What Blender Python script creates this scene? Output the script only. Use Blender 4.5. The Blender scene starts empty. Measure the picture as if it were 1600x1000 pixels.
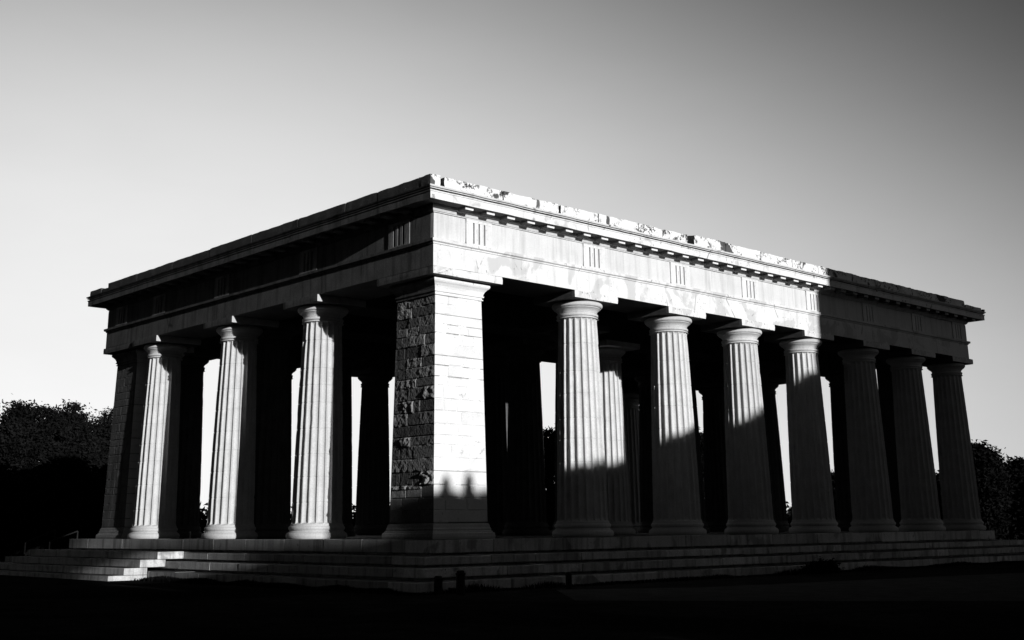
import bpy, bmesh, math, random
import numpy as np
from mathutils import Vector, Matrix, noise

random.seed(7)
rng = np.random.default_rng(11)
scene = bpy.context.scene
COL = scene.collection

# ------------------------------------------------------------------ light direction
EPS, TAN = 0.112, 0.17                      # sun travels along (EPS, 1, -TAN)
SUN_DIR = Vector((EPS, 1.0, -TAN)).normalized()

# ------------------------------------------------------------------ materials (all grey: the photograph is black and white)
def new_mat(name):
    m = bpy.data.materials.new(name)
    m.use_nodes = True
    nt = m.node_tree
    nt.nodes.clear()
    return m, nt

def nd(nt, typ, **kw):
    n = nt.nodes.new(typ)
    for k, v in kw.items():
        setattr(n, k, v)
    return n

def math_n(nt, op, a, b=None, clamp=False):
    n = nd(nt, 'ShaderNodeMath', operation=op, use_clamp=clamp)
    for i, v in enumerate((a, b)):
        if v is None:
            continue
        if isinstance(v, (int, float)):
            n.inputs[i].default_value = v
        else:
            nt.links.new(v, n.inputs[i])
    return n.outputs[0]

def smooth(nt, v, lo, hi, a=0.0, b=1.0):
    n = nd(nt, 'ShaderNodeMapRange', interpolation_type='SMOOTHSTEP')
    nt.links.new(v, n.inputs[0])
    n.inputs[1].default_value = lo; n.inputs[2].default_value = hi
    n.inputs[3].default_value = a; n.inputs[4].default_value = b
    return n.outputs[0]

def lerp(nt, a, b, f):
    n = nd(nt, 'ShaderNodeMix', data_type='FLOAT')
    for i, v in ((2, a), (3, b), (0, f)):
        if isinstance(v, (int, float)):
            n.inputs[i].default_value = v
        else:
            nt.links.new(v, n.inputs[i])
    return n.outputs[0]

def tex_noise(nt, co, scale, detail=5.0, rough=0.6, stretch=None, dist=0.0):
    if stretch:
        mp = nd(nt, 'ShaderNodeMapping')
        mp.inputs['Scale'].default_value = stretch
        nt.links.new(co, mp.inputs[0])
        co = mp.outputs[0]
    n = nd(nt, 'ShaderNodeTexNoise')
    nt.links.new(co, n.inputs['Vector'])
    n.inputs['Scale'].default_value = scale
    n.inputs['Detail'].default_value = detail
    n.inputs['Roughness'].default_value = rough
    n.inputs['Distortion'].default_value = dist
    return n.outputs['Fac']

def stone(name, base, grain=0.25, patch=None, speck=None, streak=None, bump=0.3, bscale=18.0,
          tone=False, top_tone=None, rand=0.0, rough=0.9, dark_cracks=None, spec=.15):
    """Weathered stone: patch = (value, scale, lo, hi); speck likewise; streak = (strength, lo, hi)."""
    m, nt = new_mat(name)
    tc = nd(nt, 'ShaderNodeTexCoord')
    co = tc.outputs['Object']
    g1 = tex_noise(nt, co, 26.0, 6.0, 0.7)
    g2 = tex_noise(nt, co, 2.1, 4.0, 0.6)
    v = math_n(nt, 'MULTIPLY', smooth(nt, g1, 0.2, 0.8, 1 - grain, 1 + grain), smooth(nt, g2, 0.25, 0.75, 1 - grain * .6, 1 + grain * .6))
    v = math_n(nt, 'MULTIPLY', v, base)
    if tone:
        at = nd(nt, 'ShaderNodeAttribute', attribute_name='block_tone')
        v = math_n(nt, 'MULTIPLY', v, at.outputs['Fac'])
    if rand:
        oi = nd(nt, 'ShaderNodeObjectInfo')
        v = math_n(nt, 'MULTIPLY', v, smooth(nt, oi.outputs['Random'], 0, 1, 1 - rand, 1 + rand))
    if patch:
        p = tex_noise(nt, co, patch[1], 5.0, 0.55, dist=0.6)
        v = lerp(nt, v, patch[0], smooth(nt, p, patch[2], patch[3]))
    if streak:
        s = tex_noise(nt, co, 5.0, 4.0, 0.65, stretch=(1, 1, 0.07))
        v = math_n(nt, 'MULTIPLY', v, smooth(nt, s, streak[1], streak[2], 1.0, 1 - streak[0]))
    if speck:
        p = tex_noise(nt, co, speck[1], 8.0, 0.72)
        q = tex_noise(nt, co, speck[1] * .17, 3.0, 0.5)
        f = math_n(nt, 'MULTIPLY', smooth(nt, p, speck[2], speck[3]), smooth(nt, q, 0.45, 0.6))
        v = lerp(nt, v, speck[0], f)
    if dark_cracks:
        vo = nd(nt, 'ShaderNodeTexVoronoi', feature='DISTANCE_TO_EDGE')
        mp = nd(nt, 'ShaderNodeMapping'); mp.inputs['Scale'].default_value = (1, 1, .45)
        nt.links.new(co, mp.inputs[0]); nt.links.new(mp.outputs[0], vo.inputs['Vector'])
        vo.inputs['Scale'].default_value = dark_cracks
        q = tex_noise(nt, co, 1.3, 4.0, 0.6)
        f = math_n(nt, 'MULTIPLY', smooth(nt, vo.outputs['Distance'], 0.012, 0.0), smooth(nt, q, 0.52, 0.6))
        v = lerp(nt, v, base * 0.3, f)
    if top_tone is not None:
        ge = nd(nt, 'ShaderNodeNewGeometry')
        sx = nd(nt, 'ShaderNodeSeparateXYZ'); nt.links.new(ge.outputs['True Normal'], sx.inputs[0])
        v = lerp(nt, v, top_tone, smooth(nt, sx.outputs['Z'], 0.6, 0.9))  # upward faces blend to their own darker value
    b1 = tex_noise(nt, co, bscale, 8.0, 0.7)
    b2 = tex_noise(nt, co, bscale * 5, 4.0, 0.6)
    h = math_n(nt, 'ADD', b1, math_n(nt, 'MULTIPLY', b2, 0.35))
    bp = nd(nt, 'ShaderNodeBump'); bp.inputs['Strength'].default_value = bump; bp.inputs['Distance'].default_value = 0.02
    nt.links.new(h, bp.inputs['Height'])
    bs = nd(nt, 'ShaderNodeBsdfPrincipled')
    nt.links.new(v, bs.inputs['Base Color']); nt.links.new(bp.outputs[0], bs.inputs['Normal'])
    bs.inputs['Roughness'].default_value = rough
    bs.inputs['Specular IOR Level'].default_value = spec
    out = nd(nt, 'ShaderNodeOutputMaterial'); nt.links.new(bs.outputs[0], out.inputs[0])
    return m

def leaf_mat(name, base):
    m, nt = new_mat(name)
    tc = nd(nt, 'ShaderNodeTexCoord')
    n = tex_noise(nt, tc.outputs['Object'], 0.9, 4.0, 0.6)
    v = smooth(nt, n, 0.3, 0.7, base * .55, base * 1.5)
    bs = nd(nt, 'ShaderNodeBsdfPrincipled'); nt.links.new(v, bs.inputs['Base Color'])
    bs.inputs['Roughness'].default_value = 0.9; bs.inputs['Specular IOR Level'].default_value = 0.02
    out = nd(nt, 'ShaderNodeOutputMaterial'); nt.links.new(bs.outputs[0], out.inputs[0])
    return m

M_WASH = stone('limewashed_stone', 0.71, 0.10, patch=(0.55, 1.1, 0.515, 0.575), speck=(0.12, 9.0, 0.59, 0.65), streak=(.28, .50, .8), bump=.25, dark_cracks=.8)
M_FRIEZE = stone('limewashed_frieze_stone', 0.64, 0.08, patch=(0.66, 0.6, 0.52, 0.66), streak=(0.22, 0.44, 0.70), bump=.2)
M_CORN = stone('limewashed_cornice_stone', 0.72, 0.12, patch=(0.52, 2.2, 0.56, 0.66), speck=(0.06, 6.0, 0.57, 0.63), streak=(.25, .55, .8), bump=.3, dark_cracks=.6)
M_LICHEN = stone('lichen_spotted_stone', 0.76, 0.12, patch=(0.09, 1.7, 0.555, 0.61), speck=(0.04, 16.0, 0.50, 0.55), bump=.5, top_tone=.1)
M_DARK = stone('shade_toned_stone', 0.10, 0.30, streak=(0.5, 0.45, 0.7), speck=(0.34, 14.0, 0.66, 0.72), bump=.35, dark_cracks=.5)  # darker copy of the facade stone: left-front shade put into the colour
M_DARKTOP = stone('shade_toned_lichen_stone', 0.06, 0.35, speck=(0.3, 16.0, 0.62, 0.68), bump=.5)  # parapet copy with the shade of left-facing sides put into its colour
M_TRI = stone('shade_toned_triglyph_stone', 0.24, 0.25, streak=(0.5, 0.45, 0.7), bump=.3)  # darker triglyph copy, its tone carries the shade of the left front
M_SHADE_GRIME = stone('shade_and_grime_stone', 0.11, 0.25, bump=.3)  # soffit and side shade put into colour; also grime in the cornice quirks
M_COL = stone('grey_limestone', 0.57, 0.14, patch=(0.49, 1.6, 0.58, 0.70), speck=(0.20, 14.0, 0.66, 0.72), streak=(.14, .5, .8), bump=.35, bscale=22, rand=.05)
M_SHADECOL = stone('shade_toned_limestone', 0.11, 0.25, bump=.3)  # darker limestone copy: interior shade painted onto the inner columns
M_PWHITE = stone('limewashed_ashlar', 0.74, 0.10, patch=(0.50, 4.5, 0.66, 0.72), speck=(0.12, 10.0, 0.62, 0.68), bump=.25, tone=True)
M_PROUGH = stone('rough_shade_toned_ashlar', 0.18, 0.35, speck=(0.42, 15.0, 0.60, 0.68), bump=1.0, bscale=24, tone=True)  # rough pillar side; part of its darkness is painted shade
M_STEP = stone('worn_step_stone', 0.64, 0.22, patch=(0.34, 1.4, 0.56, 0.64), streak=(0.5, 0.47, 0.7), speck=(0.10, 9.0, 0.62, 0.68), bump=.4, tone=True, top_tone=.05)
M_INNER = stone('dark_interior_stone', 0.06, 0.3, bump=.3)  # dark value for floor, ceiling, beams and other inner faces
M_ROOF = stone('roof_slab_stone', 0.12, 0.3, bump=.3)
M_GROUND = stone('dark_turf', 0.017, 0.5, patch=(0.010, 0.25, 0.45, 0.6), bump=.8, bscale=5, spec=0.0)
M_PATH = stone('dark_gravel_path', 0.045, 0.35, bump=.5, bscale=30, spec=0.0)
M_LEAF = leaf_mat('dark_foliage', 0.009)
M_LEAF_FAR = leaf_mat('black_foliage', 0.006)
M_GRASS = leaf_mat('dark_grass', 0.006)
M_BARK = stone('bark', 0.015, 0.4, bump=.8, spec=.02)
M_IRON = stone('painted_iron', 0.02, 0.2, bump=.1, rough=.7, spec=.03)
M_STEEL = stone('galvanised_steel', 0.42, 0.15, bump=.05, rough=.5)
M_BRICK = stone('shade_blocker_brick', 0.12, 0.3, bump=.4)

# ------------------------------------------------------------------ mesh helpers
def obj(name, verts, faces, mats, parent=None, loc=(0, 0, 0), fmat=None, smooth_shade=False, tone=None):
    me = bpy.data.meshes.new(name)
    me.from_pydata([tuple(v) for v in verts], [], [tuple(f) for f in faces])
    if not isinstance(mats, (list, tuple)):
        mats = [mats]
    for m in mats:
        me.materials.append(m)
    if fmat is not None:
        me.polygons.foreach_set('material_index', np.array(fmat, dtype=np.int32))
    if smooth_shade:
        me.polygons.foreach_set('use_smooth', np.ones(len(me.polygons), dtype=bool))
    if tone is not None:
        a = me.attributes.new('block_tone', 'FLOAT', 'FACE')
        a.data.foreach_set('value', np.array(tone, dtype=np.float32))
    me.update()
    o = bpy.data.objects.new(name, me)
    COL.objects.link(o)
    o.location = loc
    if parent:
        o.parent = parent
    return o

class MB:
    """collects shapes for ONE mesh object"""
    def __init__(s):
        s.v = []; s.f = []; s.m = []; s.t = []
    def add(s, verts, faces, mi=0, tone=1.0):
        b = len(s.v)
        s.v += [tuple(p) for p in verts]
        for f in faces:
            s.f.append(tuple(i + b for i in f)); s.m.append(mi); s.t.append(tone)
    def box(s, x0, x1, y0, y1, z0, z1, c=0.0, mi=0, tone=1.0, jit=0.0):
        """box with chamfer c"""
        if c <= 0:
            V = [(x, y, z) for z in (z0, z1) for y in (y0, y1) for x in (x0, x1)]
            F = [(0, 2, 3, 1), (4, 5, 7, 6), (0, 1, 5, 4), (2, 6, 7, 3), (0, 4, 6, 2), (1, 3, 7, 5)]
            s.add(V, F, mi, tone); return
        bm = bmesh.new()
        bmesh.ops.create_cube(bm, size=1.0)
        for v in bm.verts:
            v.co = Vector(((x0 + x1) / 2 + v.co.x * (x1 - x0), (y0 + y1) / 2 + v.co.y * (y1 - y0), (z0 + z1) / 2 + v.co.z * (z1 - z0)))
        bmesh.ops.bevel(bm, geom=list(bm.edges), offset=c, segments=1, affect='EDGES')
        bm.verts.index_update()
        V = [v.co.copy() for v in bm.verts]
        if jit:
            V = [p + Vector((random.uniform(-jit, jit), random.uniform(-jit, jit), random.uniform(-jit, jit))) for p in V]
        F = [[v.index for v in f.verts] for f in bm.faces]
        bm.free()
        s.add(V, F, mi, tone)
    def noisy_box(s, x0, x1, y0, y1, z0, z1, step=.09, amp=.015, freq=3.0, mi=0, mis=None):
        bm = bmesh.new()
        bmesh.ops.create_cube(bm, size=1.0)
        bmesh.ops.bevel(bm, geom=list(bm.edges), offset=0.0001, segments=1, affect='EDGES')
        bm.free()
        def axis(a, b):
            n = max(1, int(round((b - a) / step)))
            return [a + (b - a) * i / n for i in range(n + 1)]
        X, Y, Z = axis(x0, x1), axis(y0, y1), axis(z0, z1)
        idx = {}
        V = []; F = []; FM = []
        def vid(p):
            k = (round(p[0], 5), round(p[1], 5), round(p[2], 5))
            if k not in idx:
                c = Vector(((x0 + x1) / 2, (y0 + y1) / 2, (z0 + z1) / 2))
                P = Vector(p)
                nn = noise.noise_vector(P * freq) * amp + noise.noise_vector(P * freq * 3.1) * amp * .6
                # knock the edges and corners off a little
                ne = sum((abs(p[0] - x0) < 1e-4 or abs(p[0] - x1) < 1e-4, abs(p[1] - y0) < 1e-4 or abs(p[1] - y1) < 1e-4, abs(p[2] - z0) < 1e-4 or abs(p[2] - z1) < 1e-4))
                pull = (ne - 1) * (.006 + .012 * max(0, noise.noise(P * 2.3)))
                d = (c - P); d.normalize()
                idx[k] = len(V); V.append(P + nn + d * pull)
            return idx[k]
        def grid(A, B, fn, flip, side):
            for i in range(len(A) - 1):
                for j in range(len(B) - 1):
                    q = [vid(fn(A[i], B[j])), vid(fn(A[i + 1], B[j])), vid(fn(A[i + 1], B[j + 1])), vid(fn(A[i], B[j + 1]))]
                    F.append(q[::-1] if flip else q); FM.append((mis or {}).get(side, mi))
        grid(X, Z, lambda a, b: (a, y0, b), False, 'y0'); grid(X, Z, lambda a, b: (a, y1, b), True, 'y1')
        grid(Y, Z, lambda a, b: (x0, a, b), True, 'x0'); grid(Y, Z, lambda a, b: (x1, a, b), False, 'x1')
        grid(X, Y, lambda a, b: (a, b, z0), True, 'z0'); grid(X, Y, lambda a, b: (a, b, z1), False, 'z1')
        b = len(s.v)
        s.v += [tuple(p) for p in V]
        for f, m_ in zip(F, FM):
            s.f.append(tuple(i + b for i in f)); s.m.append(m_); s.t.append(1.0)
    def tube(s, pts, radii, n=8, mi=0, cap=True):
        rings = []
        for i, p in enumerate(pts):
            p = Vector(p)
            d = (Vector(pts[min(i + 1, len(pts) - 1)]) - Vector(pts[max(i - 1, 0)])).normalized()
            a = d.orthogonal().normalized(); b_ = d.cross(a)
            rings.append([p + (a * math.cos(2 * math.pi * k / n) + b_ * math.sin(2 * math.pi * k / n)) * radii[i] for k in range(n)])
        V = [q for r in rings for q in r]; F = []
        for i in range(len(rings) - 1):
            for k in range(n):
                F.append((i * n + k, i * n + (k + 1) % n, (i + 1) * n + (k + 1) % n, (i + 1) * n + k))
        if cap:
            F.append(tuple(range(n))[::-1]); F.append(tuple((len(rings) - 1) * n + k for k in range(n)))
        s.add(V, F, mi)
    def lathe(s, prof, n=64, cx=0, cy=0, mi=0):
        V = [(cx + r * math.cos(2 * math.pi * k / n), cy + r * math.sin(2 * math.pi * k / n), z) for r, z in prof for k in range(n)]
        F = [(i * n + k, i * n + (k + 1) % n, (i + 1) * n + (k + 1) % n, (i + 1) * n + k) for i in range(len(prof) - 1) for k in range(n)]
        F.append(tuple(range(n))[::-1]); F.append(tuple((len(prof) - 1) * n + k for k in range(n)))
        s.add(V, F, mi)
    def build(s, name, mats, parent=None, loc=(0, 0, 0), smooth_shade=False, tone=False):
        return obj(name, s.v, s.f, mats, parent, loc, s.m, smooth_shade, s.t if tone else None)

def ring(mb, prof, x0, x1, y0, y1, seg=.5, mats=(0, 0, 0, 0), amp=0.0, gap=None, freq=1.5, under=None):
    """sweep a closed profile of (outward offset, z) round a rectangle with mitred corners; sides: -Y, +X, +Y, -X"""
    n = len(prof)
    def corner(i, o):
        return [(x0 - o, y0 - o), (x1 + o, y0 - o), (x1 + o, y1 + o), (x0 - o, y1 + o)][i % 4]
    nrm = [(0, -1), (1, 0), (0, 1), (-1, 0)]
    for s in range(4):
        L = (x1 - x0) if s % 2 == 0 else (y1 - y0)
        k = max(1, int(L / seg))
        T = [i / k for i in range(k + 1)]
        g = None
        if gap and s == 2:
            g = ((x1 - gap[1]) / L, (x1 - gap[0]) / L)
            T = sorted([t for t in T if not (g[0] - .01 < t < g[1] + .01)] + [g[0], g[1]])
        V = []; F = []
        for t in T:
            for (o, z) in prof:
                a, b = corner(s, o), corner(s + 1, o)
                p = Vector((a[0] + (b[0] - a[0]) * t, a[1] + (b[1] - a[1]) * t, z))
                if amp and 0 < t < 1:
                    d = noise.noise(p * freq) * amp + noise.noise(p * freq * 4) * amp * .6
                    p += Vector((nrm[s][0], nrm[s][1], .5)) * d
                V.append(p)
        for i in range(len(T) - 1):
            if g and abs(T[i] - g[0]) < 1e-6:
                F.append(tuple(i * n + j for j in range(n))[::-1]); F.append(tuple((i + 1) * n + j for j in range(n)))
                continue
            for j in range(n):
                F.append((i * n + j, (i + 1) * n + j, (i + 1) * n + (j + 1) % n, i * n + (j + 1) % n))
        b = len(mb.f)
        mb.add(V, F, mats[s])
        if under is not None:          # faces that look straight down get soffit shade painted in
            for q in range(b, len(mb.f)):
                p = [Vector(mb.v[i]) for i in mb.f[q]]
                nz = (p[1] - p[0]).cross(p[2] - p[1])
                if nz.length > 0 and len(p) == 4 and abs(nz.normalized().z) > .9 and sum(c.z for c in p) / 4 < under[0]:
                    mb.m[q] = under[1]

def tag(o, label, cat, group=None, kind=None):
    if label: o['label'] = label
    if cat: o['category'] = cat
    if group: o['group'] = group
    if kind: o['kind'] = kind
    return o

def thing(name, loc, label, cat, group=None):
    o = bpy.data.objects.new(name, None)
    o.empty_display_size = .3
    COL.objects.link(o); o.location = loc
    return tag(o, label, cat, group)

# ------------------------------------------------------------------ TEMPLE
LX, LY = 25.09, 16.90
GZ = -0.97
RT = Vector((12.5, 8.4, GZ))
OFF = tuple(-RT)
temple = thing('temple', RT, 'stone colonnaded Greek temple with fluted columns, a square corner pillar and flat parapet', 'temple')

# --- stylobate and the three steps below it: blocks with open joints round a recessed core
def block_course(name, off, z0, z1, x0, x1, y0, y1, blen, depth=.5, core=.16, z_under=None):
    mb = MB()
    zu = z_under if z_under is not None else z0
    mb.box(x0 - off + core, x1 + off - core, y0 - off + core, y1 + off - core, zu, z1 - .012, 0, tone=.75)
    X0, X1, Y0, Y1 = x0 - off, x1 + off, y0 - off, y1 + off
    x = X0
    first = True
    while x < X1 - .05:
        w = random.uniform(blen * .75, blen * 1.35)
        if x + w > X1 - .4: w = X1 - x
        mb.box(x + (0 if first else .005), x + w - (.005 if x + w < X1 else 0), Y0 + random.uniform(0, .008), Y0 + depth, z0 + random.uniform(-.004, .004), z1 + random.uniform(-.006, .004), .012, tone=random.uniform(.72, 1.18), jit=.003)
        first = False
        x += w
    y = Y0 + depth + .006
    while y < Y1 - .05:
        w = random.uniform(blen * .75, blen * 1.35)
        if y + w > Y1 - .4: w = Y1 - y
        mb.box(X0 + random.uniform(0, .008), X0 + depth, y + .005, y + w - .005, z0 + random.uniform(-.004, .004), z1 + random.uniform(-.006, .004), .012, tone=random.uniform(.42, .66), jit=.003)  # lower tones put the shade of the left side into the colour
        y += w
    mb.box(X1 - depth, X1, Y0 + depth + .006, Y1 - .006, z0, z1, .012, tone=.9)
    mb.box(X0 + depth + .006, X1 - depth - .006, Y1 - depth, Y1, z0, z1, .012, tone=.9)
    return mb.build(name, M_STEP, temple, OFF, tone=True)

SX1, SY1 = 25.30, 18.25
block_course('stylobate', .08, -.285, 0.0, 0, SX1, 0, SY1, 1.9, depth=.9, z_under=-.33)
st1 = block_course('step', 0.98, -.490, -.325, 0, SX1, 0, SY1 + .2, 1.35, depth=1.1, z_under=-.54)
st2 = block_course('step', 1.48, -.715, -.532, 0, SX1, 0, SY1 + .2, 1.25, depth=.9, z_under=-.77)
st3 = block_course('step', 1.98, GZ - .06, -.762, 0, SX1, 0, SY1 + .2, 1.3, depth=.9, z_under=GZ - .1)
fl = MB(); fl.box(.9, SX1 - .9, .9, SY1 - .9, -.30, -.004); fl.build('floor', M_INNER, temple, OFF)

# --- fluted column shaft with its base, capital and abacus
Z0, Z1 = .345, 5.405
RB, RTOP = .635, .50
def col_r(z):
    u = (z - Z0) / (Z1 - Z0)
    return RB - (RB - RTOP) * (u ** 1.15) + .006 * math.sin(math.pi * u)
def make_shaft(seed):
    rs = random.Random(seed)
    NF, NS = 20, 9
    zs = [Z0, Z0 + .02, Z0 + .05, Z0 + .09, Z0 + .13]
    joints = []
    z = Z0 + rs.uniform(.45, .8)
    while z < Z1 - .3:
        joints.append(z); z += rs.uniform(.42, .78)
    zz = Z0 + .13
    allz = set(zs)
    k = 26
    for i in range(1, k):
        allz.add(Z0 + .13 + (Z1 - .2 - Z0) * i / k)
    for j in joints:
        for d in (-.014, -.008, .008, .014): allz.add(j + d)
    for d in (.13, .09, .06, .035, .015, 0): allz.add(Z1 - d)
    zs = sorted(allz)
    V = []; F = []
    for z in zs:
        r = col_r(z)
        fd = min(1.0, max(0, (z - Z0 - .02) / .09), max(0, (Z1 - .02 - z) / .08))
        fd = math.sqrt(max(0, 1 - (1 - min(1, fd)) ** 2))
        flare = .025 * max(0, 1 - (z - Z0) / .10) ** 2
        jn = any(abs(z - j) < .0085 for j in joints)
        for f in range(NF):
            for s in range(NS):
                t = s / NS
                a = 2 * math.pi * (f + t) / NF
                fil = .13
                if t < fil: dep = 0
                else:
                    q = (t - fil) / (1 - fil) * 2 - 1
                    dep = math.sqrt(max(0, 1 - q * q)) ** .9
                rr = r + flare - .074 * (r / RB) * dep * fd
                if jn: rr -= .010
                p = Vector((math.cos(a), math.sin(a), z * .8))
                w = noise.noise(p * 3 + Vector((seed * 7, 0, 0)))
                rr += .004 * w
                if dep < .35:   # chipped arrises
                    c = noise.noise(Vector((f * 3.7 + seed * 11, z * 5, t * 2)))
                    if c > .38: rr -= .05 * (c - .38)
                V.append((rr * math.cos(a), rr * math.sin(a), z))
    n = NF * NS
    for i in range(len(zs) - 1):
        for k in range(n):
            F.append((i * n + k, i * n + (k + 1) % n, (i + 1) * n + (k + 1) % n, (i + 1) * n + k))
    F.append(tuple(range(n))[::-1]); F.append(tuple((len(zs) - 1) * n + k for k in range(n)))
    return V, F

shaft_meshes = []
for sd in range(4):
    V, F = make_shaft(sd)
    o_ = obj('column', V, F, M_COL)
    shaft_meshes.append(o_.data)
    bpy.data.objects.remove(o_)
cb = MB()
cb.lathe([(.55, 5.398), (.525, 5.40), (.532, 5.412), (.527, 5.432), (.490, 5.436), (.490, 5.452), (.530, 5.456), (.538, 5.470), (.538, 5.505), (.530, 5.515), (.492, 5.519), (.492, 5.535),
(.503, 5.545), (.512, 5.572), (.535, 5.605), (.570, 5.636), (.606, 5.656), (.612, 5.664), (.590, 5.668), (.592, 5.680), (.630, 5.688), (.652, 5.708), (.660, 5.738), (.655, 5.775), (.628, 5.802), (.50, 5.818)], 72)
cap_mesh_o = cb.build('capital', M_COL, smooth_shade=False)
bb = MB()
bb.lathe([(.60, .002), (.735, .004), (.757, .035), (.765, .075), (.757, .115), (.735, .150), (.700, .160), (.697, .178), (.672, .190), (.668, .205), (.690, .225), (.702, .255), (.698, .290), (.678, .305), (.672, .318), (.660, .322), (.658, .344), (.60, .346)], 72)
base_mesh_o = bb.build('base', M_COL)
ab_meshes = {}
def abacus_mesh(key, x0, x1, y0, y1, mats=None):
    mb = MB()
    mb.noisy_box(x0, x1, y0, y1, 5.821, 5.998, .10, .004, 2.0, 0, {'left': {'x0': 1, 'z0': 2}, 'right': {'x0': 2, 'x1': 2, 'z0': 2}}.get(key))
    o = mb.build('abacus', mats or M_COL)
    return o
A_W = .81
ab_right = abacus_mesh('right', -A_W, A_W, -.715, .80, [M_WASH, M_WASH, M_SHADE_GRIME])
ab_left = abacus_mesh('left', -.735, .80, -A_W, A_W, [M_COL, M_DARK, M_SHADE_GRIME])
ab_plain = abacus_mesh('plain', -A_W, A_W, -A_W, A_W, [M_COL, M_COL])
ab_end = abacus_mesh('right', -A_W, .70, -.715, .80, [M_WASH, M_WASH, M_SHADE_GRIME])
protos = [cap_mesh_o, base_mesh_o, ab_right, ab_left, ab_plain, ab_end]

n_col = [0]
def column(x, y, ab, inner=False):
    k = n_col[0]; n_col[0] += 1
    c = bpy.data.objects.new('column', shaft_meshes[k % 4])
    COL.objects.link(c); c.parent = temple
    c.location = Vector((x, y, 0)) - RT
    rot = math.radians(18 * (k % 7))
    c.rotation_euler = (0, 0, rot)
    for src in (cap_mesh_o, base_mesh_o, ab):
        d = src.copy(); COL.objects.link(d); d.parent = c
        d.rotation_euler = (0, 0, -rot)
        d.location = (0, 0, 0)
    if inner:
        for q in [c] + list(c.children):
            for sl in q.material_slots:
                sl.link = 'OBJECT'; sl.material = M_SHADECOL
    return c

CX = [5.40, 9.05, 12.32, 15.48, 18.80, 21.83]
for x in CX: column(x, .705, ab_right)
column(24.66, .705, ab_end)
for y in (5.39, 9.60, 14.08): column(.69, y, ab_left)
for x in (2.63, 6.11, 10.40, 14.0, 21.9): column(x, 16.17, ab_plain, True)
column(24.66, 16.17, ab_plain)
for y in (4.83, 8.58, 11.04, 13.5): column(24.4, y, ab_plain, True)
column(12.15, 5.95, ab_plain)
for x, y in ((5.0, 5.95), (15.9, 5.95), (20.2, 5.95), (8.7, 4.1), (9.95, 7.5), (1.82, 9.7), (10.62, 9.7), (18.8, 9.7), (6.72, 13.4)): column(x, y, ab_plain, True)  # first and fourth are unseen, placed to shade the columns behind them

# --- plain square pier doubled beside the far corner
pm = MB(); pm.box(23.85, 24.75, 2.15, 3.05, 0.002, 5.995, .02); pm.build('pier', M_INNER, temple, OFF)

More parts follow.
